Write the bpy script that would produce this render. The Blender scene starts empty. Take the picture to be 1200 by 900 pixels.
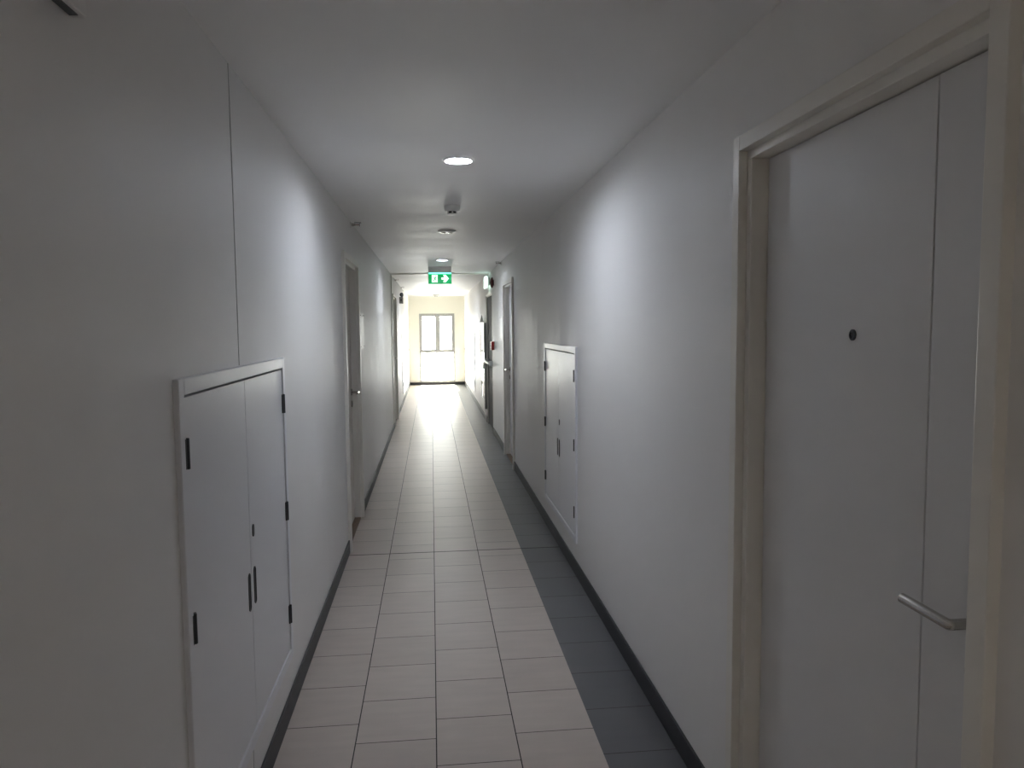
import bpy, bmesh, math, random
from mathutils import Vector, Matrix
random.seed(7)
scn = bpy.context.scene
COL = scn.collection

# ------------------------------------------------------------------ camera
F_PX, PITCH, YAW, ROLL, EYE = 880.03, 4.4304, 6.0765, 0.5303, 1.5459
p, y, r = (math.radians(v) for v in (PITCH, YAW, ROLL))
fwd = Vector((math.sin(y)*math.cos(p), math.cos(y)*math.cos(p), -math.sin(p)))
rgt = Vector((math.cos(y), -math.sin(y), 0))
dwn = fwd.cross(rgt)
r2 = rgt*math.cos(r) + dwn*math.sin(r)
d2 = dwn*math.cos(r) - rgt*math.sin(r)
cam = bpy.data.cameras.new('camera')
cam.sensor_fit = 'HORIZONTAL'; cam.sensor_width = 36; cam.lens = 36*F_PX/1200
cam.clip_start = 0.02; cam.clip_end = 400
camo = bpy.data.objects.new('camera', cam); COL.objects.link(camo)
m = Matrix((( r2.x, -d2.x, -fwd.x, 0), (r2.y, -d2.y, -fwd.y, 0), (r2.z, -d2.z, -fwd.z, EYE), (0, 0, 0, 1)))
camo.matrix_world = m
scn.camera = camo

# ------------------------------------------------------------------ light and exposure
SKY = 18.0             # overcast daylight outside the end window
BULB = 365.0           # compact lamps inside the lit downlights
vs = scn.view_settings
scn.display_settings.display_device = 'sRGB'
vs.view_transform = 'Standard'; vs.look = 'None'; vs.gamma = 1.0; vs.use_curve_mapping = False
vs.exposure = 0.70
sun = bpy.data.lights.new('sun', 'SUN'); sun.energy = 105.0; sun.angle = math.radians(2.0); sun.color = (1.0, 0.97, 0.88)
suno = bpy.data.objects.new('sun', sun); COL.objects.link(suno)
suno.rotation_euler = Vector((0.06, -1.0, -0.95)).to_track_quat('-Z', 'Y').to_euler()
w = bpy.data.worlds.new('daylight'); scn.world = w; w.use_nodes = True
bg = w.node_tree.nodes['Background']
bg.inputs[0].default_value = (1.0, 0.985, 0.93, 1); bg.inputs[1].default_value = SKY
cy = scn.cycles
cy.use_denoising = True
cy.max_bounces = 16; cy.diffuse_bounces = 12; cy.glossy_bounces = 6; cy.transparent_max_bounces = 12
cy.sample_clamp_indirect = 30.0

# room dimensions, metres; x across (left -, right +), y along the corridor, z up
XL, XR, ZC = -0.590, 0.871, 2.337
YB, YF = -6.0, 20.0
MX = 0.143                                   # line of the ceiling fittings
pl = bpy.data.lights.new('window_portal', 'AREA')      # sampling portal for the sky light in the window opening
pl.shape = 'RECTANGLE'; pl.size = 1.0; pl.size_y = 1.9; pl.cycles.is_portal = True
plo = bpy.data.objects.new('window_portal', pl); COL.objects.link(plo)
plo.location = (0.148, YF + 0.17, 0.99); plo.rotation_euler = (math.radians(-90), 0, 0)

# ------------------------------------------------------------------ materials
def mat(name, col, rough=0.5, metal=0.0, spec=0.5, emit=None, es=0.0):
    m = bpy.data.materials.new(name); m.use_nodes = True
    b = m.node_tree.nodes['Principled BSDF']
    b.inputs['Base Color'].default_value = (*col, 1); b.inputs['Roughness'].default_value = rough
    b.inputs['Metallic'].default_value = metal; b.inputs['Specular IOR Level'].default_value = spec
    if emit:
        b.inputs['Emission Color'].default_value = (*emit, 1); b.inputs['Emission Strength'].default_value = es
    return m

def N(m, t, **kw):
    n = m.node_tree.nodes.new(t)
    for k, v in kw.items(): setattr(n, k, v)
    return n

def noisy(m, scale, vec=(1, 1, 1), rlo=None, rhi=None, bump=0.0, dist=0.002, cvar=0.0, detail=3):
    """object-space noise on roughness, bump and a slight colour variation"""
    nt = m.node_tree; b = nt.nodes['Principled BSDF']
    tc = N(m, 'ShaderNodeTexCoord'); mp = N(m, 'ShaderNodeMapping'); mp.inputs['Scale'].default_value = vec
    nz = N(m, 'ShaderNodeTexNoise'); nz.inputs['Scale'].default_value = scale; nz.inputs['Detail'].default_value = detail
    nt.links.new(tc.outputs['Object'], mp.inputs[0]); nt.links.new(mp.outputs[0], nz.inputs['Vector'])
    if rlo is not None:
        mr = N(m, 'ShaderNodeMapRange'); mr.inputs['From Min'].default_value = 0.3; mr.inputs['From Max'].default_value = 0.7
        mr.inputs['To Min'].default_value = rlo; mr.inputs['To Max'].default_value = rhi
        nt.links.new(nz.outputs['Fac'], mr.inputs[0]); nt.links.new(mr.outputs[0], b.inputs['Roughness'])
    if bump:
        bp = N(m, 'ShaderNodeBump'); bp.inputs['Strength'].default_value = bump; bp.inputs['Distance'].default_value = dist
        nt.links.new(nz.outputs['Fac'], bp.inputs['Height']); nt.links.new(bp.outputs[0], b.inputs['Normal'])
    if cvar:
        c = b.inputs['Base Color'].default_value[:3]
        rm = N(m, 'ShaderNodeMix', data_type='RGBA')
        rm.inputs[6].default_value = (*[v*(1-cvar) for v in c], 1); rm.inputs[7].default_value = (*[min(1, v*(1+cvar)) for v in c], 1)
        nt.links.new(nz.outputs['Fac'], rm.inputs[0]); nt.links.new(rm.outputs[2], b.inputs['Base Color'])
    return m

M = {}
M['wall'] = noisy(mat('wall_paint', (0.78, 0.772, 0.758), 0.5, spec=.3), 9, (1, 1, .12), .44, .56, .05, .002, .012)
M['ceiling'] = noisy(mat('ceiling_paint', (0.84, 0.84, 0.835), 0.55), 1.2, (.35, 1.6, 1), .5, .6, .25, .02, .0, 1)
M['endwall'] = noisy(mat('cream_paint', (0.82, 0.82, 0.745), 0.5), 6, (1, 1, .3), .45, .55, .1, .002)
M['gloss'] = noisy(mat('gloss_white_paint', (0.75, 0.76, 0.79), 0.3), 4, (1, 1, .5), cvar=.012)
M['frame'] = noisy(mat('ivory_frame_paint', (0.77, 0.75, 0.70), 0.35), 20, (1, 1, .1), .28, .42, .05, .001)
M['slab'] = noisy(mat('door_leaf_paint', (0.70, 0.70, 0.70), 0.4), 25, (1, 1, .05), .34, .46, .08, .001, .01)
M['slabwarm'] = noisy(mat('door_leaf_taupe', (0.62, 0.58, 0.53), 0.4), 25, (1, 1, .05), .34, .46, .08, .001, .01)
M['firedoor'] = noisy(mat('fire_door_grey', (0.042, 0.042, 0.040), 0.65, spec=.2), 25, (1, 1, .05), cvar=.05)
M['skirting'] = noisy(mat('skirting_grey_tile', (0.050, 0.051, 0.056), 0.45, spec=.25), 6, (1, 1, 1), cvar=.05)
M['steel'] = noisy(mat('brushed_steel', (0.50, 0.48, 0.45), 0.3, 1.0), 60, (1, .08, 1), .16, .26)
M['hinge'] = noisy(mat('dark_hinge_steel', (0.07, 0.075, 0.08), 0.35, 0.8), 80, (1, 1, 1), .28, .42)
M['black'] = mat('black_void', (0.008, 0.008, 0.009), 0.5)
M['plastic'] = noisy(mat('white_plastic', (0.78, 0.78, 0.76), 0.35), 40, (1, 1, 1), .3, .4)
M['greyplastic'] = noisy(mat('grey_plastic', (0.26, 0.26, 0.25), 0.45), 40, (1, 1, 1), .4, .5)
M['red'] = noisy(mat('red_enamel', (0.30, 0.02, 0.02), 0.3), 40, (1, 1, 1), .25, .35)
M['darkred'] = noisy(mat('dark_red_enamel', (0.10, 0.008, 0.008), 0.3), 40, (1, 1, 1), .25, .35)
M['wood'] = noisy(mat('threshold_wood', (0.20, 0.13, 0.085), 0.5), 18, (8, 1, 8), .4, .6, .1, .001, .25)
M['alu'] = noisy(mat('window_aluminium', (0.40, 0.41, 0.41), 0.4, 0.1), 50, (1, 1, 1), .35, .45)
M['paper'] = mat('white_notice_board', (0.86, 0.86, 0.84), 0.4)
M['brass'] = mat('sprinkler_chrome', (0.55, 0.53, 0.50), 0.22, 1.0)
M['ring'] = mat('downlight_ring', (0.90, 0.90, 0.90), 0.3)
M['can'] = mat('downlight_reflector', (0.92, 0.92, 0.92), 0.35)
M['bulbon'] = mat('lamp_lit', (0.9, 0.9, 0.9), 0.3, emit=(0.82, 0.88, 1.0), es=BULB)
M['bulbwarm'] = mat('lamp_lit_warm', (0.9, 0.9, 0.9), 0.3, emit=(1.0, 0.92, 0.85), es=BULB)
M['bulboff'] = mat('lamp_off', (0.05, 0.05, 0.055), 0.15)
M['green'] = noisy(mat('exit_green', (0.0, 0.30, 0.10), 0.3, emit=(0.0, 0.36, 0.08), es=0.45), 5)
M['greenlit'] = mat('exit_edge_light', (0.1, 0.8, 0.6), 0.3, emit=(0.12, 1.0, 0.72), es=2.5)
M['exitwhite'] = mat('exit_white', (0.9, 0.95, 0.92), 0.3, emit=(0.85, 1.0, 0.93), es=0.8)
M['signlit'] = mat('exit_side_panel', (0.8, 0.9, 0.86), 0.3, emit=(0.72, 1.0, 0.88), es=1.3)
M['hoseglass'] = mat('cabinet_glass', (0.03, 0.05, 0.06), 0.06, spec=0.6)
M['hoseblue'] = mat('cabinet_blue_reflection', (0.12, 0.28, 0.36), 0.2)  # colour of the painted reflection on the hose cabinet

def glass():
    m = bpy.data.materials.new('window_glass'); m.use_nodes = True; nt = m.node_tree
    nt.nodes.remove(nt.nodes['Principled BSDF'])
    t = N(m, 'ShaderNodeBsdfTransparent'); g = N(m, 'ShaderNodeBsdfGlossy'); g.inputs['Roughness'].default_value = .02
    t.inputs[0].default_value = (.94, .96, .95, 1)
    f = N(m, 'ShaderNodeFresnel'); f.inputs[0].default_value = 1.45
    x = N(m, 'ShaderNodeMixShader')
    nt.links.new(f.outputs[0], x.inputs[0]); nt.links.new(t.outputs[0], x.inputs[1]); nt.links.new(g.outputs[0], x.inputs[2])
    nt.links.new(x.outputs[0], nt.nodes['Material Output'].inputs[0])
    return m
M['glass'] = glass()

def floor_material():
    m = mat('floor_tiles', (0.5, 0.45, 0.4), 0.3, spec=.42); nt = m.node_tree; b = nt.nodes['Principled BSDF']; lk = nt.links.new
    def math_(op, a, c=None, d=None):
        n = N(m, 'ShaderNodeMath', operation=op)
        for i, v in enumerate((a, c, d)):
            if v is None: continue
            if isinstance(v, (int, float)): n.inputs[i].default_value = v
            else: lk(v, n.inputs[i])
        return n.outputs[0]
    tc = N(m, 'ShaderNodeTexCoord'); sp = N(m, 'ShaderNodeSeparateXYZ'); lk(tc.outputs['Object'], sp.inputs[0])
    X, Y = sp.outputs[0], sp.outputs[1]
    XA, TW, TL = -0.3076, 0.30, 0.3175
    u = math_('DIVIDE', math_('SUBTRACT', X, XA), TW); cu = math_('FLOOR', u); fu = math_('SUBTRACT', u, cu)
    par = math_('FLOORED_MODULO', cu, 2.0)          # columns: ..., -1 -> 1, 0 -> 0, 1 -> 1, 2 -> 0
    v = math_('DIVIDE', math_('SUBTRACT', Y, math_('ADD', math_('MULTIPLY', par, 0.140), 3.0485)), TL)
    cv = math_('FLOOR', v); fv = math_('SUBTRACT', v, cv)
    du = math_('MULTIPLY', math_('MINIMUM', fu, math_('SUBTRACT', 1.0, fu)), TW)
    dv = math_('MULTIPLY', math_('MINIMUM', fv, math_('SUBTRACT', 1.0, fv)), TL)
    # the joint next to the dark border is a butt joint: hide it there
    isb = math_('GREATER_THAN', X, XA + 3*TW)
    nob = math_('LESS_THAN', math_('ABSOLUTE', math_('SUBTRACT', X, XA + 3*TW)), 0.02)
    gu = math_('MULTIPLY', math_('LESS_THAN', du, 0.0021), math_('SUBTRACT', 1.0, nob))
    gv = math_('LESS_THAN', dv, 0.0022)
    ex = math_('LESS_THAN', math_('ABSOLUTE', math_('SUBTRACT', Y, 5.09)), 0.006)
    wn = N(m, 'ShaderNodeTexWhiteNoise', noise_dimensions='2D'); cb = N(m, 'ShaderNodeCombineXYZ')
    lk(cu, cb.inputs[0]); lk(cv, cb.inputs[1]); lk(cb.outputs[0], wn.inputs['Vector'])
    nz = N(m, 'ShaderNodeTexNoise'); nz.inputs['Scale'].default_value = 14; nz.inputs['Detail'].default_value = 5
    mp = N(m, 'ShaderNodeMapping'); mp.inputs['Scale'].default_value = (.35, 1.6, 1); lk(tc.outputs['Object'], mp.inputs[0]); lk(mp.outputs[0], nz.inputs['Vector'])
    def mix(f, a, c):
        n = N(m, 'ShaderNodeMix', data_type='RGBA')
        if isinstance(f, float): n.inputs[0].default_value = f
        else: lk(f, n.inputs[0])
        for i, q in ((6, a), (7, c)):
            if isinstance(q, tuple): n.inputs[i].default_value = (*q, 1)
            else: lk(q, n.inputs[i])
        return n.outputs[2]
    beige = mix(wn.outputs['Value'], (0.53, 0.463, 0.418), (0.57, 0.50, 0.452))
    dark = mix(wn.outputs['Value'], (0.122, 0.122, 0.130), (0.136, 0.136, 0.144))
    col = mix(isb, beige, dark)
    k = math_('ADD', math_('MULTIPLY', nz.outputs['Fac'], 0.22), 0.89)
    sc = N(m, 'ShaderNodeVectorMath', operation='SCALE'); lk(col, sc.inputs[0]); lk(k, sc.inputs['Scale'])
    col = mix(math_('MULTIPLY', gv, 0.9), sc.outputs[0], (0.06, 0.05, 0.045))
    col = mix(gu, col, (0.03, 0.027, 0.025)); col = mix(ex, col, (0.03, 0.027, 0.025))
    lk(col, b.inputs['Base Color'])
    g = math_('MAXIMUM', math_('MAXIMUM', gu, gv), ex)
    lk(math_('ADD', math_('ADD', math_('MULTIPLY', nz.outputs['Fac'], 0.10), 0.36), math_('MULTIPLY', g, 0.4)), b.inputs['Roughness'])
    bp = N(m, 'ShaderNodeBump'); bp.inputs['Strength'].default_value = .3; bp.inputs['Distance'].default_value = .0012
    lk(math_('SUBTRACT', 1.0, g), bp.inputs['Height']); lk(bp.outputs[0], b.inputs['Normal'])
    return m
M['floor'] = floor_material()

# ------------------------------------------------------------------ mesh helpers
def box(bm, a, c, bev=0.0):
    lo = [min(i, j) for i, j in zip(a, c)]; hi = [max(i, j) for i, j in zip(a, c)]
    res = bmesh.ops.create_cube(bm, size=1.0)
    vs_ = res['verts']
    for v in vs_:
        v.co = Vector([lo[i] + (v.co[i] + .5)*(hi[i] - lo[i]) for i in range(3)])
    if bev:
        es = {e for v in vs_ for e in v.link_edges}
        bmesh.ops.bevel(bm, geom=list(es), offset=bev, segments=2, affect='EDGES', profile=.6)

def frame_axes(d):
    d = Vector(d).normalized()
    up = Vector((0, 0, 1)) if abs(d.z) < .9 else Vector((0, 1, 0))
    a = d.cross(up).normalized(); return d, a, a.cross(d).normalized()

def lathe(bm, base, axis, prof, seg=32, cap0=True, cap1=True):
    """prof: list of (distance along axis, radius)"""
    d, a, c = frame_axes(axis); base = Vector(base); rings = []
    for t, rad in prof:
        rings.append([bm.verts.new(base + d*t + (a*math.cos(2*math.pi*i/seg) + c*math.sin(2*math.pi*i/seg))*max(rad, 1e-5)) for i in range(seg)])
    for A, B in zip(rings, rings[1:]):
        for i in range(seg):
            bm.faces.new((A[i], A[(i+1) % seg], B[(i+1) % seg], B[i]))
    if cap0: bm.faces.new(rings[0][::-1])
    if cap1: bm.faces.new(rings[-1])

def tube(bm, pts, rad, seg=20, round_ends=0.0):
    pts = [Vector(q) for q in pts]; rings = []
    dirs = []
    for i in range(len(pts)):
        d = (pts[min(i+1, len(pts)-1)] - pts[max(i-1, 0)]).normalized(); dirs.append(d)
    _, a, c = frame_axes(dirs[0])
    for q, d in zip(pts, dirs):
        a = (a - d*a.dot(d)).normalized(); c = d.cross(a)
        rings.append([bm.verts.new(q + (a*math.cos(2*math.pi*i/seg) + c*math.sin(2*math.pi*i/seg))*rad) for i in range(seg)])
    for A, B in zip(rings, rings[1:]):
        for i in range(seg): bm.faces.new((A[i], A[(i+1) % seg], B[(i+1) % seg], B[i]))
    bm.faces.new(rings[0][::-1]); bm.faces.new(rings[-1])

def prism(bm, pts, d):
    """pts: closed 3-D outline, extruded along the vector d"""
    A = [bm.verts.new(Vector(q)) for q in pts]; B = [bm.verts.new(Vector(q) + Vector(d)) for q in pts]
    n = len(A); bm.faces.new(A[::-1]); bm.faces.new(B)
    for i in range(n): bm.faces.new((A[i], A[(i+1) % n], B[(i+1) % n], B[i]))

def ringprism(bm, outer, inner, d):
    n = len(outer); d = Vector(d)
    o0 = [bm.verts.new(Vector(q)) for q in outer]; i0 = [bm.verts.new(Vector(q)) for q in inner]
    o1 = [bm.verts.new(Vector(q) + d) for q in outer]; i1 = [bm.verts.new(Vector(q) + d) for q in inner]
    for k in range(n):
        j = (k+1) % n
        bm.faces.new((o1[k], o1[j], i1[j], i1[k])); bm.faces.new((o0[k], i0[k], i0[j], o0[j]))
        bm.faces.new((o0[k], o0[j], o1[j], o1[k])); bm.faces.new((i0[k], i1[k], i1[j], i0[j]))

def obj(name, bm, m, parent=None, smooth=False, label=None):
    root = parent
    while root is not None and root.parent is not None: root = root.parent
    off = root.location.copy() if root is not None else Vector((0, 0, 0))
    bmesh.ops.recalc_face_normals(bm, faces=bm.faces[:])
    if root is not None: bmesh.ops.translate(bm, verts=bm.verts[:], vec=-off)
    me = bpy.data.meshes.new(name); bm.to_mesh(me); bm.free()
    o = bpy.data.objects.new(name, me); COL.objects.link(o); me.materials.append(m)
    if smooth:
        me.polygons.foreach_set('use_smooth', [True]*len(me.polygons))
        me.set_sharp_from_angle(angle=math.radians(38))
    if parent is not None: o.parent = parent
    if label: o['label'] = label
    return o

def tag(o, label, cat, group=None, kind=None):
    o['label'] = label; o['category'] = cat
    if group: o['group'] = group
    if kind: o['kind'] = kind
    return o

def thing(name, loc, label, cat, group=None, kind=None):
    o = bpy.data.objects.new(name, None); o.empty_display_size = .1
    COL.objects.link(o); o.location = loc
    return tag(o, label, cat, group, kind)

def B(): return bmesh.new()

class Side:
    """coordinates on a side wall: out = distance into the corridor from the wall face"""
    def __init__(s, right): s.right = right; s.n = Vector((-1, 0, 0)) if right else Vector((1, 0, 0))
    def P(s, out, yy, z): return Vector(((XR - out) if s.right else (XL + out), yy, z))
    def box(s, bm, o0, o1, y0, y1, z0, z1, bev=0.0): box(bm, s.P(o0, y0, z0), s.P(o1, y1, z1), bev)
LEFT, RIGHT = Side(False), Side(True)

# ------------------------------------------------------------------ room shell
DZ = 1.995                                        # clear height of the door openings
doors = {  # side, clear opening y0..y1
    'R1': (RIGHT, 1.121, 2.000), 'R2': (RIGHT, 8.020, 8.895), 'R3': (RIGHT, 10.80, 11.88),
    'L1': (LEFT, 5.215, 6.085), 'L2': (LEFT, 11.76, 12.63)}
cups = {   # side, frame outer y0..y1, z0..z1
    'L': (LEFT, 1.783, 3.035, 0.225, 1.430), 'R': (RIGHT, 4.455, 5.725, 0.205, 1.415),
    'LF': (LEFT, 15.10, 16.36, 0.215, 1.420), 'RF': (RIGHT, 15.24, 16.50, 0.205, 1.415)}

def wall(side, name):
    holes = []                                   # y0, y1, z0, z1, depth
    for s, y0, y1 in doors.values():
        if s is side: holes.append((y0 - .03, y1 + .03, 0, DZ + .03, .125))
    for s, y0, y1, z0, z1 in cups.values():
        if s is side: holes.append((y0 + .035, y1 - .035, z0 + .035, z1 - .035, .09))
    g = [(2.386, 1.432, ZC, .010), (2.386, 0, .223, .010), (9.45, 0, ZC, .006)] if side is LEFT else [(5.07, 1.417, ZC, .004)]
    for yy, z0, z1, wd in g: holes.append((yy - wd/2, yy + wd/2, z0, z1, .03))
    ys = sorted({YB, YF} | {h[0] for h in holes} | {h[1] for h in holes})
    bm = B()
    for a, c in zip(ys, ys[1:]):
        hs = sorted([h for h in holes if h[0] <= a + 1e-6 and h[1] >= c - 1e-6], key=lambda h: h[2])
        z = 0.0
        for h in hs:
            if h[2] - z > 1e-4: side.box(bm, -.15, 0, a, c, z, h[2])
            side.box(bm, -.15, -h[4], a, c, max(z, h[2]), h[3])
            z = max(z, h[3])
        if ZC - z > 1e-4: side.box(bm, -.15, 0, a, c, z, ZC)
    o = obj(name, bm, M['wall']); o['kind'] = 'structure'
    tag(o, 'white painted corridor wall along the %s side' % ('right' if side is RIGHT else 'left'), 'wall')
wall(LEFT, 'wall_left'); wall(RIGHT, 'wall_right')
M['sealant'] = mat('joint_sealant', (0.045, 0.043, 0.04), 0.7)
for i, (sd, yy, z0, z1, wd, lb) in enumerate(((LEFT, 2.386, 1.432, ZC, .010, 'dark vertical joint in the left wall above the big cupboard'), (LEFT, 2.386, .094, .223, .010, 'short dark vertical joint in the left wall below the big cupboard'),
        (LEFT, 9.45, .094, ZC, .006, 'thin vertical joint in the left wall beyond the taupe door'), (RIGHT, 5.07, 1.417, ZC, .004, 'thin vertical joint in the right wall above the white cupboard'))):
    bm = B(); sd.box(bm, -.029, -.0015, yy - wd/2, yy + wd/2, z0, z1)
    tag(obj('trim_%d' % (i + 2), bm, M['sealant']), lb, 'trim', kind='structure')

bm = B(); box(bm, (XL - .15, YB - .15, -.12), (XR + .15, YF + .15, 0))
tag(obj('floor', bm, M['floor']), 'beige tiled corridor floor with a dark grey tile border on the right', 'floor', kind='structure')

# ceiling with round cut-outs for the recessed downlights
DL = [-1.75, 3.65, 6.35, 9.05, 14.50]; RH = 0.060
def ceiling():
    bm = B(); hs = .11; seg = 40
    ys = [YB - .15]
    for c in DL: ys += [c - hs, c + hs]
    ys.append(YF + .15)
    def q(x0, x1, a, c): bm.faces.new([bm.verts.new((*k, ZC)) for k in ((x0, a), (x0, c), (x1, c), (x1, a))])
    for i in range(len(ys) - 1):
        if i % 2 == 0: q(XL - .15, XR + .15, ys[i], ys[i+1])
        else:
            q(XL - .15, MX - hs, ys[i], ys[i+1]); q(MX + hs, XR + .15, ys[i], ys[i+1])
            c = DL[i//2]; inn, out, top = [], [], []
            for k in range(seg):
                t = 2*math.pi*k/seg; cx, sy = math.cos(t), math.sin(t); s = hs/max(abs(cx), abs(sy))
                inn.append(bm.verts.new((MX + RH*cx, c + RH*sy, ZC))); out.append(bm.verts.new((MX + s*cx, c + s*sy, ZC)))
                top.append(bm.verts.new((MX + RH*cx, c + RH*sy, ZC + .11)))
            for k in range(seg):
                j = (k+1) % seg
                bm.faces.new((inn[k], inn[j], out[j], out[k])); bm.faces.new((inn[k], top[k], top[j], inn[j]))
            bm.faces.new(top)
    box(bm, (XL - .15, YB - .15, ZC + .12), (XR + .15, YF + .15, ZC + .2))
    return bm
tag(obj('ceiling', ceiling(), M['ceiling']), 'plain white corridor ceiling with recessed lights', 'ceiling', kind='structure')

# end wall with the window, back wall behind the camera
WX0, WX1, WZ0, WZ1 = -0.316, 0.612, 0.085, 1.888
bm = B()
for a, c in (((XL - .15, YF, 0), (WX0, YF + .15, ZC)), ((WX1, YF, 0), (XR + .15, YF + .15, ZC)),
             ((WX0, YF, 0), (WX1, YF + .15, WZ0)), ((WX0, YF, WZ1), (WX1, YF + .15, ZC))): box(bm, a, c)
tag(obj('wall_far', bm, M['endwall']), 'cream end wall of the corridor around the bright window', 'wall', kind='structure')
bm = B(); box(bm, (XL - .15, YB - .15, 0), (XR + .15, YB, ZC))
tag(obj('wall_back', bm, M['wall']), 'white corridor wall behind the viewer', 'wall', kind='structure')

# skirting, interrupted by the door openings
def skirting(side, name):
    bm = B(); yy = YB
    for s, y0, y1 in sorted([d for d in doors.values() if d[0] is side], key=lambda d: d[1]):
        side.box(bm, 0, .010, yy, y0 - .071, 0, .092, .005); yy = y1 + .071
    side.box(bm, 0, .010, yy, YF, 0, .092, .005)
    tag(obj(name, bm, M['skirting']), 'dark grey tile skirting along the foot of the %s wall' % ('right' if side is RIGHT else 'left'), 'baseboard', kind='structure')
skirting(LEFT, 'baseboard_left'); skirting(RIGHT, 'baseboard_right')
bm = B(); box(bm, (XL + .010, YF - .010, 0), (XR - .010, YF, .075), .003)
tag(obj('baseboard_far', bm, M['skirting']), 'dark grey skirting under the end window', 'baseboard', kind='structure')

# movement-joint cover strip round walls and ceiling, by the second exit sign
bm = B(); t = .014
box(bm, (XL, 11.38, ZC - t), (XR, 11.46, ZC), .003); box(bm, (XL, 11.38, .10), (XL + t, 11.46, ZC - t), .003)
tag(obj('trim_1', bm, M['frame']), 'thin white cover strip across ceiling and left wall beyond the exit sign', 'trim', kind='structure')

# ------------------------------------------------------------------ end window
win = thing('window_1', (0.148, YF + .06, WZ0), 'bright end window with two upper casements over a fixed lower pane', 'window', kind='structure')
def rectframe(bm, x0, x1, z0, z1, wd, y0, y1, bev=.003):
    box(bm, (x0, y0, z0), (x0 + wd, y1, z1), bev); box(bm, (x1 - wd, y0, z0), (x1, y1, z1), bev)
    box(bm, (x0 + wd, y0, z0), (x1 - wd, y1, z0 + wd), bev); box(bm, (x0 + wd, y0, z1 - wd), (x1 - wd, y1, z1), bev)
bm = B(); y0, y1 = YF + .04, YF + .10; xm = .166; zt = .875
rectframe(bm, WX0, WX1, WZ0, WZ1, .036, y0, y1)
box(bm, (WX0 + .028, y0, zt - .022), (WX1 - .028, y1, zt + .022), .003); box(bm, (xm - .022, y0, zt + .018), (xm + .022, y1, WZ1 - .028), .003)
obj('window_frame', bm, M['alu'], win)
for x0, x1 in ((WX0 + .034, xm - .020), (xm + .020, WX1 - .034)):
    bm = B(); rectframe(bm, x0, x1, zt + .02, WZ1 - .034, .045, YF + .028, YF + .085)
    s = obj('casement', bm, M['alu'], win)
    bm = B(); box(bm, (x0 + .034, YF + .055, zt + .054), (x1 - .034, YF + .060, WZ1 - .064)); obj('pane', bm, M['glass'], s)
    bm = B(); hx = x1 - .02 if x0 < 0 else x0 + .02
    box(bm, (hx - .008, YF + .012, 1.22), (hx + .008, YF + .028, 1.34), .003); obj('handle', bm, M['alu'], s)
bm = B(); box(bm, (WX0 + .028, YF + .066, WZ0 + .028), (WX1 - .028, YF + .072, zt - .018)); obj('lower_pane', bm, M['glass'], win)

# ------------------------------------------------------------------ doors
def lever(side, yc, z, toward, root, slab_out, keyz):
    """lever on a round rose, pointing along +y or -y, and a round key escutcheon below"""
    bm = B(); P = side.P
    lathe(bm, P(slab_out, yc, z), side.n, [(0, .0265), (.006, .0265), (.009, .0235)], 32)
    pts = [P(slab_out + .005, yc, z), P(slab_out + .051, yc, z)]
    for k in range(1, 6):
        t = k/5*math.pi/2; pts.append(P(slab_out + .052 + .006*math.sin(t), yc + toward*.006*(1 - math.cos(t)), z))
    pts.append(P(slab_out + .058, yc + toward*.127, z))
    tube(bm, pts, .0095)
    h = obj('handle', bm, M['steel'], root, True, 'brushed steel lever handle')
    bm = B(); lathe(bm, P(slab_out, yc, keyz), side.n, [(0, .0265), (.006, .0265), (.009, .0235)], 32)
    e = obj('escutcheon', bm, M['steel'], root, True, 'round steel keyhole plate')
    bm = B(); o = slab_out + .009
    prism(bm, [P(o, yc + .003*a, keyz + .012*b) for a, b in ((-1, -1), (1, -1), (1, .3), (1.6, .6), (1.2, 1.1), (0, 1.3), (-1.2, 1.1), (-1.6, .6), (-1, .3))], side.n*.0006)
    obj('keyhole', bm, M['black'], e)

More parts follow.
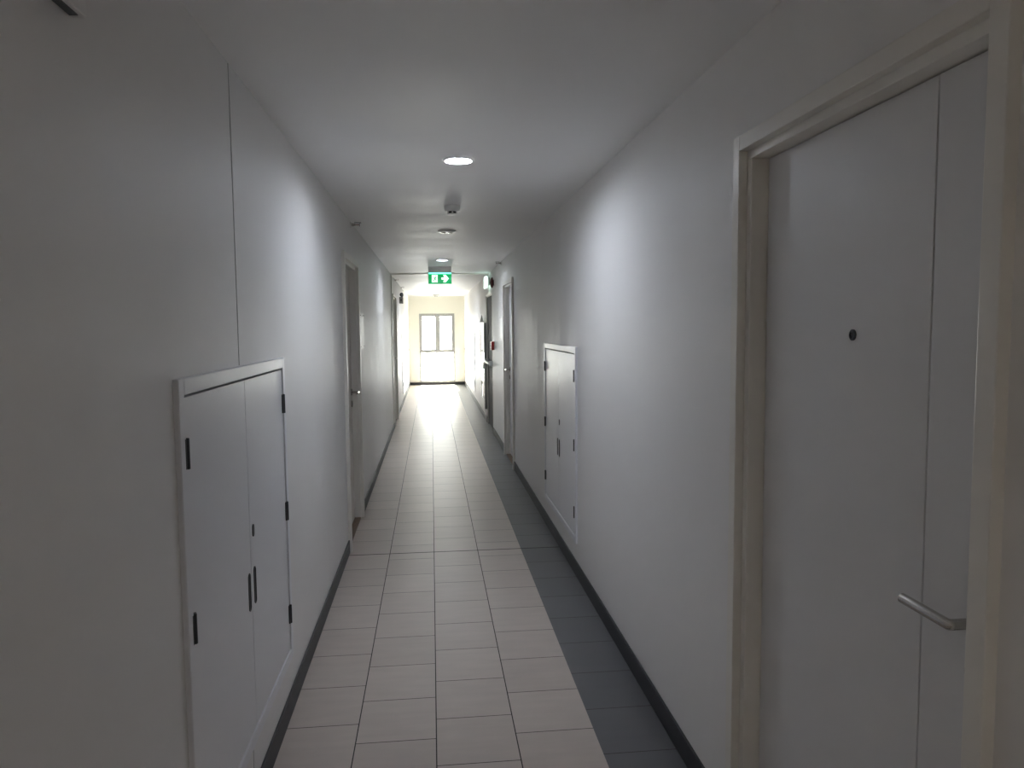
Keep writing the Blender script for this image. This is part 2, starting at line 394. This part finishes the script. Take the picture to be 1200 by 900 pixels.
def door(n, key, label, slabm, lever_far, groove_near=True, fire=False):
    side, y0, y1 = doors[key]; P = side.P; rec = .050 if not fire else .014; pr = .022 if not fire else .004
    root = thing('door_%d' % n, P(0, (y0 + y1)/2, 0), label, 'door', kind='structure')
    bm = B(); b = .0025
    # architrave, proud of the wall
    side.box(bm, -.004, pr, y0 - .070, y0 - .027, 0, DZ + .064, b); side.box(bm, -.004, pr, y1 + .027, y1 + .070, 0, DZ + .064, b)
    side.box(bm, -.004, pr, y0 - .027, y1 + .027, DZ + .023, DZ + .064, b)
    # jambs and head lining
    side.box(bm, -.122, -.003, y0 - .0295, y0, 0, DZ, b); side.box(bm, -.122, -.003, y1, y1 + .0295, 0, DZ, b)
    side.box(bm, -.122, -.003, y0 - .0295, y1 + .0295, DZ, DZ + .0295, b)
    obj('door_frame', bm, M['frame'], root)
    bm = B(); a, c, z0, z1 = y0 + .004, y1 - .004, .014, DZ - .003
    if fire: side.box(bm, -rec - .045, -rec, a, c, z0, z1, .002)
    else:
        gy = a + .18 if groove_near else c - .18
        side.box(bm, -rec - .042, -rec, a, gy - .002, z0, z1, .0015); side.box(bm, -rec - .042, -rec, gy + .002, c, z0, z1, .0015)
        side.box(bm, -rec - .040, -rec - .006, gy - .006, gy + .006, z0 + .002, z1 - .002)
    leaf = obj('door_leaf', bm, slabm, root)
    bm = B(); side.box(bm, -.122, -.004, y0, y1, 0, .011, .002); obj('threshold', bm, M['wood'] if not fire else M['skirting'], root)
    if not fire:
        yc = c - .048 if lever_far else a + .026
        lever(side, yc, 1.034, -1 if lever_far else 1, leaf, -rec, .940)
    else:
        bm = B()
        tube(bm, [P(-rec + .06, a + .05, 1.0), P(-rec + .06, c - .05, 1.0)], .016)
        for yy in (a + .07, c - .07): side.box(bm, -rec, -rec + .06, yy - .03, yy + .03, .96, 1.04, .006)
        obj('push_bar', bm, M['plastic'], leaf, True, 'pale horizontal push bar')
    return root, leaf, -rec

r1, leaf, so = door(1, 'R1', 'large white flat door nearest the viewer on the right, with peephole and steel lever', M['slab'], False)
bm = B(); c = RIGHT.P(so, 1.563, 1.519)
lathe(bm, c, RIGHT.n, [(0, .0125), (.003, .0125), (.0045, .0105), (.0045, .0075), (.002, .0072)], 32, True, False)
ph = obj('peephole', bm, M['hinge'], leaf, True, 'dark metal peephole')
bm = B(); lathe(bm, c + RIGHT.n*.0015, RIGHT.n, [(0, .0072), (.0012, .006), (.0019, .003), (.0021, .0001)], 24); obj('lens', bm, M['bulboff'], ph, True)
door(2, 'R2', 'white door on the right wall beyond the cupboard, next to the notice board', M['slab'], True)
door(3, 'R3', 'dark grey fire door on the right wall under the red bell', M['firedoor'], True, fire=True)
door(4, 'L1', 'taupe door in an ivory frame on the left wall beyond the big cupboard', M['slabwarm'], True)
door(5, 'L2', 'far door on the left wall below the grey emergency lamp', M['slabwarm'], True)

# ------------------------------------------------------------------ service cupboards
def stadium(side, out, yc, zc, hw, hh, n=10):
    pts = []
    for k in range(n + 1):
        t = math.pi*k/n; pts.append(side.P(out, yc + hw*math.cos(t), zc + hh - hw + hw*math.sin(t)))
    for k in range(n + 1):
        t = math.pi + math.pi*k/n; pts.append(side.P(out, yc + hw*math.cos(t), zc - hh + hw + hw*math.sin(t)))
    return pts

def cupboard(key, meet, label, key_far, detail=True):
    side, y0, y1, z0, z1 = cups[key]; P = side.P
    root = thing('service_cupboard', P(0, (y0 + y1)/2, z0), label, 'cupboard', 'service cupboards let into the corridor walls')
    bm = B(); fw = .040; b = .004
    side.box(bm, -.02, .013, y0, y0 + fw, z0, z1, b); side.box(bm, -.02, .013, y1 - fw, y1, z0, z1, b)
    side.box(bm, -.02, .013, y0 + fw, y1 - fw, z1 - fw, z1, b); side.box(bm, -.02, .013, y0 + fw, y1 - fw, z0, z0 + fw, b)
    obj('frame', bm, M['gloss'], root)
    zz = [z1 - .178, z1 - .603, z1 - 1.020]
    for near in (True, False):
        a, c = (y0 + fw + .003, meet - .002) if near else (meet + .002, y1 - fw - .003)
        bm = B(); side.box(bm, -.016, .008, a, c, z0 + fw + .003, z1 - fw - .006, .001)
        leaf = obj('door', bm, M['gloss'], root)
        for z in zz:
            yh = a if near else c
            bm = B()
            lathe(bm, P(.0125, yh, z - .037), (0, 0, 1), [(0, .0045), (.001, .0060), (.073, .0060), (.074, .0045)], 12)
            side.box(bm, .006, .0135, yh - .014, yh + .014, z - .036, z + .036, .001)
            obj('hinge', bm, M['hinge'], leaf, True, 'dark steel hinge')
        yc = meet - .030 if near else meet + .042
        zc = z1 - .712
        bm = B(); ringprism(bm, stadium(side, .0075, yc, zc, .0135, .061), stadium(side, .0075, yc, zc, .0095, .057), side.n*.0025)
        pull = obj('pull', bm, M['hinge'], leaf, True, 'dark recessed oval pull')
        bm = B(); prism(bm, stadium(side, .0078, yc, zc, .0094, .0569), side.n*.0006); obj('recess', bm, M['black'], pull)
        if near != key_far:
            bm = B(); yk = meet + (.040 if key_far else -.035)
            prism(bm, stadium(side, .0078, yk, z1 - .532, .0105, .020), side.n*.003)
            lk_ = obj('lock', bm, M['hinge'], leaf, True, 'dark oval keyhole cover')
    return root
cupboard('L', 2.408, 'large white double-door cupboard low on the left wall, nearest the viewer', True)
cupboard('R', 5.090, 'white double-door cupboard on the right wall beyond the nearest door, streaked with reflections', False)
cupboard('LF', 15.72, 'small looking white cupboard at the bright far end of the left wall', True)
cupboard('RF', 15.86, 'small looking white cupboard at the bright far end of the right wall', False)

# ------------------------------------------------------------------ ceiling fittings
def downlight(yy, lit, label, bulb='bulbon'):
    root = thing('downlight', (MX, yy, ZC), label, 'ceiling light', 'recessed round downlights along the ceiling')
    bm = B()
    o = [(.0725*math.cos(2*math.pi*k/48), .0725*math.sin(2*math.pi*k/48)) for k in range(48)]
    lathe(bm, (MX, yy, ZC + .003), (0, 0, -1), [(0, .0590), (.003, .0750), (.006, .0758), (.012, .0720), (.012, .0640), (.004, .0580), (0, .0575)], 48, False, False)
    obj('trim_ring', bm, M['ring'], root, True)
    if lit:
        bm = B(); lathe(bm, (MX, yy, ZC - .004), (0, 0, 1), [(0, .0575), (.035, .0560), (.060, .045), (.066, .02), (.067, .0003)], 48, False, False)
        obj('reflector', bm, M['can'], root, True)
    else:
        bm = B(); lathe(bm, (MX, yy, ZC - .004), (0, 0, -1), [(0, .0575), (.0085, .0640), (.0095, .0500), (.0097, .0003)], 48, False, False)
        obj('reflector', bm, M['can'], root, True)
    for s in (-1, 1):
        bm = B()
        if lit:
            prof = [(-.040, .0003), (-.038, .007), (-.032, .0120), (.032, .0120), (.038, .007), (.040, .0003)]
            lathe(bm, (MX + s*.024, yy, ZC + .011), (0, 1, 0), prof, 16, False, False)
        else:
            lathe(bm, (MX + s*.027, yy, ZC - .010), (0, 0, -1), [(0, .021), (.006, .021), (.0085, .012), (.009, .0003)], 24, False, False)
        obj('lamp', bm, M[bulb] if lit else M['bulboff'], root, True)
downlight(DL[1], True, 'brightly lit round downlight nearest the viewer in the ceiling')
downlight(DL[2], False, 'unlit round downlight between the smoke detector and the next lit lamp')
downlight(DL[3], True, 'lit round downlight just in front of the green exit sign')
downlight(DL[4], True, 'lit downlight beyond the exit sign, seen just below its edge')

downlight(DL[0], True, 'lit downlight behind the viewer, outside the picture', 'bulbwarm')

def detector(x, yy, s, label):
    root = thing('smoke_detector', (x, yy, ZC), label, 'smoke detector', 'smoke detectors on the ceiling')
    bm = B(); lathe(bm, (x, yy, ZC), (0, 0, -1), [(0, .052*s), (.012, .053*s), (.034, .050*s), (.040, .044*s)], 40); obj('base', bm, M['plastic'], root, True)
    bm = B(); lathe(bm, (x, yy, ZC - .040), (0, 0, -1), [(0, .030*s), (.012, .030*s)], 32); obj('sensor_grille', bm, M['black'], root, True)
    for k in range(6):
        t = 2*math.pi*(k + .5)/6; bm = B(); q = Vector((x + .033*s*math.cos(t), yy + .033*s*math.sin(t), ZC - .040))
        lathe(bm, q, (0, 0, -1), [(0, .005), (.012, .005)], 10); obj('rib', bm, M['plastic'], root, True)
    bm = B(); lathe(bm, (x, yy, ZC - .052), (0, 0, -1), [(0, .030*s), (.002, .034*s), (.006, .030*s), (.009, .015*s)], 32); obj('cap', bm, M['plastic'], root, True)
    return root
detector(0.150, 5.02, 1.0, 'round grey smoke detector between the lit downlight and the unlit one')
detector(0.131, 18.75, 1.6, 'small looking smoke detector on the ceiling in front of the end window')

# ------------------------------------------------------------------ sprinklers on the side walls
def sprinkler(side, yy, label, z=2.312):
    P = side.P; root = thing('sprinkler_head', P(0, yy, z), label, 'sprinkler', 'sidewall sprinkler heads')
    bm = B(); lathe(bm, P(0, yy, z), side.n, [(0, .024), (.004, .023), (.009, .014)], 24); obj('escutcheon', bm, M['plastic'], root, True)
    bm = B(); lathe(bm, P(.009, yy, z), side.n, [(0, .011), (.016, .011), (.017, .008), (.028, .008)], 20); obj('body', bm, M['brass'], root, True)
    bm = B()
    for s in (-1, 1): tube(bm, [P(.036, yy + s*.004, z), P(.046, yy + s*.014, z), P(.058, yy + s*.013, z), P(.068, yy + s*.003, z)], .0025, 8)
    obj('yoke', bm, M['brass'], root, True)
    bm = B(); tube(bm, [P(.037, yy, z), P(.066, yy, z)], .0025, 8); obj('bulb', bm, M['red'], root, True)
    bm = B(); side.box(bm, .030, .080, yy - .014, yy + .014, z + .014, z + .0165); lathe(bm, P(.067, yy, z), side.n, [(0, .013), (.002, .013)], 20)
    obj('deflector', bm, M['hinge'], root)
sprinkler(LEFT, 5.80, 'sprinkler head high on the left wall above the taupe door frame')
sprinkler(RIGHT, 9.25, 'sprinkler head high on the right wall above the white door')
sprinkler(LEFT, 12.55, 'sprinkler head high on the left wall above the far door')
sprinkler(LEFT, 14.95, 'sprinkler head high on the left wall above the grey emergency lamp')

# ------------------------------------------------------------------ exit signs
ey = 10.1
ex = thing('exit_sign', (0.128, ey, ZC), 'green hanging exit sign with white running figure and arrow pointing right', 'exit sign')
X0, X1, EZ0, EZ1 = -0.026, 0.277, 2.112, 2.252
bm = B(); box(bm, (X0, ey - .035, EZ1 + .004), (X1, ey + .035, ZC), .004); obj('housing', bm, M['plastic'], ex)
bm = B(); box(bm, (X0, ey - .004, EZ0), (X1, ey + .004, EZ1), .001); obj('panel', bm, M['green'], ex)
bm = B(); box(bm, (X0 + .004, ey - .006, EZ1 - .010), (X1 - .004, ey + .006, EZ1 + .0035), .001); obj('light_strip', bm, M['greenlit'], ex)
bm = B(); rectframe(bm, X0 - .007, X1 + .007, EZ0 - .008, EZ1 + .006, .007, ey - .005, ey + .005, .001)
box(bm, (X0 - .034, ey - .006, EZ1 - .002), (X0 - .007, ey + .006, EZ1 + .008), .001); box(bm, (X1 + .007, ey - .006, EZ1 - .002), (X1 + .044, ey + .006, EZ1 + .008), .001)
obj('edge_rim', bm, M['plastic'], ex)
def flat(pts, ox, oz, s, yf, d=.0012):
    bm_ = B(); prism(bm_, [(ox + a*s, yf, oz + b*s) for a, b in pts], (0, -d, 0)); return bm_
bm = flat([(0, 0), (.78, 0), (.78, 1), (0, 1)], 0.018, EZ0 + .020, .098, ey - .004); pic = obj('doorway_symbol', bm, M['exitwhite'], ex)
bm = B()
def bar(p0, p1, wd):
    a = Vector((p0[0], 0, p0[1])); c = Vector((p1[0], 0, p1[1])); n = (c - a).normalized().cross(Vector((0, 1, 0)))*wd/2
    prism(bm, [Vector((0.018, ey - .0052, EZ0 + .020)) + q*.098 for q in (a - n, c - n, c + n, a + n)], (0, -.0008, 0))
bar((.40, .40), (.50, .68), .15); bar((.42, .42), (.58, .28), .10); bar((.58, .30), (.55, .10), .09); bar((.40, .42), (.28, .24), .10); bar((.30, .25), (.08, .22), .09)
bar((.50, .66), (.66, .52), .07); bar((.47, .66), (.28, .60), .07); bar((.29, .61), (.20, .46), .06)
lathe(bm, Vector((0.018, ey - .0052, EZ0 + .020)) + Vector((.55, 0, .82))*.098, (0, -1, 0), [(0, .0078), (.0008, .0078)], 16)
obj('running_figure', bm, M['green'], pic)
bm = flat([(0, .36), (.36, .36), (.24, .0), (.56, .0), (1.0, .5), (.56, 1.0), (.24, 1.0), (.36, .64), (0, .64)], 0.146, EZ0 + .020, .098, ey - .004)
obj('arrow', bm, M['exitwhite'], ex)

s2 = thing('exit_sign', RIGHT.P(0, 11.23, 2.19), 'glowing white exit light seen edge-on beside the red bell', 'exit sign')
bm = B(); RIGHT.box(bm, 0, .028, 11.08, 11.37, 2.15, 2.25, .004); obj('housing', bm, M['greyplastic'], s2)
bm = B(); RIGHT.box(bm, .028, .040, 11.06, 11.39, 2.245, 2.275, .003); obj('bracket', bm, M['plastic'], s2)
bm = B(); RIGHT.box(bm, .040, .072, 11.06, 11.39, 2.11, 2.275, .005); obj('panel', bm, M['signlit'], s2)

# ------------------------------------------------------------------ right wall: bell, call point, hose cabinet, notice
bell = thing('alarm_bell', RIGHT.P(0, 10.47, 2.145), 'dark red round alarm bell high on the right wall above the call point', 'alarm bell')
bm = B(); RIGHT.box(bm, 0, .012, 10.43, 10.51, 2.105, 2.185, .003); obj('back_plate', bm, M['hinge'], bell)
bm = B(); lathe(bm, RIGHT.P(.012, 10.47, 2.145), RIGHT.n, [(0, .072), (.010, .076), (.024, .070), (.034, .050), (.038, .015), (.042, .010), (.043, .0003)], 40, True, False); obj('gong', bm, M['darkred'], bell, True)

call = thing('fire_call_point', RIGHT.P(0, 10.50, 1.27), 'red box call point on the right wall beside the dark fire door', 'call point')
bm = B(); RIGHT.box(bm, 0, .045, 10.45, 10.56, 1.212, 1.330, .004); obj('housing', bm, M['red'], call)
bm = B(); RIGHT.box(bm, .045, .047, 10.472, 10.538, 1.235, 1.300, .0005); obj('press_plate', bm, M['paper'], call)
bm = B(); lathe(bm, RIGHT.P(.047, 10.505, 1.268), RIGHT.n, [(0, .010), (.001, .010)], 16); obj('press_dot', bm, M['black'], call)
bm = B(); RIGHT.box(bm, 0, .004, 10.46, 10.56, 1.338, 1.40, .001)
cn = tag(obj('call_point_sign', bm, M['paper']), 'small white tag on the wall just above the red call point', 'sign')

hose = thing('fire_cabinet', RIGHT.P(0, 12.41, .22), 'tall white fire hose cabinet with dark glass beyond the dark door', 'fire cabinet')
hy0, hy1, hz0, hz1 = 11.99, 12.84, .215, 1.60; hm = 12.40
bm = B(); RIGHT.box(bm, .001, .026, hy0, hy1, hz0, hz1, .004); obj('body', bm, M['greyplastic'], hose)
bm = B()
for a, c, z0, z1 in ((hy0, hy0 + .05, hz0, hz1), (hy1 - .05, hy1, hz0, hz1), (hy0 + .05, hy1 - .05, hz0, hz0 + .14), (hy0 + .05, hy1 - .05, hz1 - .12, hz1), (hy0 + .05, hy1 - .05, .62, .68), (hm - .03, hm + .03, .68, hz1 - .12), (hm - .03, hm + .03, hz0 + .14, .62)):
    RIGHT.box(bm, .026, .040, a, c, z0, z1, .003)
dr = obj('door', bm, M['plastic'], hose)
bm = B(); RIGHT.box(bm, .027, .031, hm + .03, hy1 - .05, .68, hz1 - .12); obj('upper_glass', bm, M['hoseglass'], dr)
bm = B(); RIGHT.box(bm, .027, .031, hm + .03, hy1 - .05, hz0 + .14, .62); obj('lower_glass', bm, M['hoseglass'], dr)
bm = B(); RIGHT.box(bm, .027, .034, hy0 + .05, hm - .03, .68, hz1 - .12); RIGHT.box(bm, .027, .034, hy0 + .05, hm - .03, hz0 + .14, .62); obj('white_panel', bm, M['paper'], dr)
bm = B(); RIGHT.box(bm, .034, .0355, hy0 + .08, hm - .06, .80, 1.12); obj('blue_reflection', bm, M['hoseblue'], dr)  # bluish reflection in the cabinet glass, painted as a flat coloured patch
bm = B(); RIGHT.box(bm, .040, .058, hy0 + .012, hy0 + .038, .86, .98, .004); obj('latch', bm, M['steel'], dr)
bm = B(); prism(bm, [RIGHT.P(.004, 12.45, 1.615), RIGHT.P(.070, 12.45, 1.615), RIGHT.P(.037, 12.45, 1.735)], (0, .012, 0))
RIGHT.box(bm, 0, .004, 12.42, 12.49, 1.615, 1.66)
tag(obj('pennant_sign', bm, M['paper']), 'white triangular sign projecting above the fire hose cabinet', 'sign')

def notice(side, y0, y1, label):
    root = thing('notice_plate', side.P(0, (y0 + y1)/2, 1.37), label, 'notice', 'white notices beside the doors')
    bm = B(); side.box(bm, 0, .010, y0, y1, 1.365, 1.665, .002); obj('board', bm, M['paper'], root)
    for yy in (y0 + .02, y1 - .02):
        for z in (1.385, 1.645):
            bm = B(); lathe(bm, side.P(.010, yy, z), side.n, [(0, .006), (.003, .004)], 12); obj('stud', bm, M['steel'], root)
notice(LEFT, 6.30, 6.62, 'white notice on the left wall just past the taupe door')
notice(RIGHT, 9.15, 9.44, 'white notice on the right wall just past the white door')
notice(LEFT, 11.47, 11.68, 'narrow white notice on the left wall before the far door')

# ------------------------------------------------------------------ left wall: emergency lamps, end switches
el = thing('emergency_light', LEFT.P(0, 14.42, 2.0), 'grey emergency lamp unit on the left wall near the bright end', 'emergency light')
bm = B(); LEFT.box(bm, 0, .070, 14.30, 14.56, 1.985, 2.105, .006); obj('battery_box', bm, M['greyplastic'], el)
bm = B(); lathe(bm, LEFT.P(.036, 14.300, 2.045), (0, -1, 0), [(0, .014), (.003, .013)], 20); obj('indicator', bm, M['black'], el)
for yy in (14.36, 14.50):
    bm = B(); c = LEFT.P(.038, yy, 2.150)
    lathe(bm, c - Vector((0, .0, .045)), (0, 0, 1), [(0, .010), (.02, .010)], 12)
    lathe(bm, c + LEFT.n*-.02, Vector((1, -.5, 0)), [(0, .018), (.012, .034), (.038, .040), (.044, .037)], 24)
    obj('lamp_head', bm, M['hinge'], el, True)
wb = thing('wall_box', LEFT.P(0, 1.20, 2.062), 'slim pale wall unit cut off by the top left corner of the photo', 'wall unit')
bm = B(); LEFT.box(bm, .004, .030, 1.02, 1.360, 2.062, 2.21, .004); obj('casing', bm, M['plastic'], wb)
bm = B(); LEFT.box(bm, 0, .004, 1.03, 1.350, 2.07, 2.20); obj('mounting_plate', bm, M['greyplastic'], wb)
bm = B(); LEFT.box(bm, .008, .022, 1.05, 1.345, 2.0605, 2.064); obj('underside_shade', bm, M['hinge'], wb)  # dark strip painting the shade along the underside of the unit
for side, nm in ((LEFT, 'left'), (RIGHT, 'right')):
    root = thing('wall_switch', side.P(0, 19.55, .95), 'tiny switch plate at the far end of the %s wall by the window' % nm, 'switch')
    bm = B(); side.box(bm, 0, .008, 19.51, 19.59, .92, .99, .002); obj('plate', bm, M['plastic'], root)
    bm = B(); side.box(bm, .008, .013, 19.53, 19.57, .935, .975, .001); obj('rocker', bm, M['wood'], root)
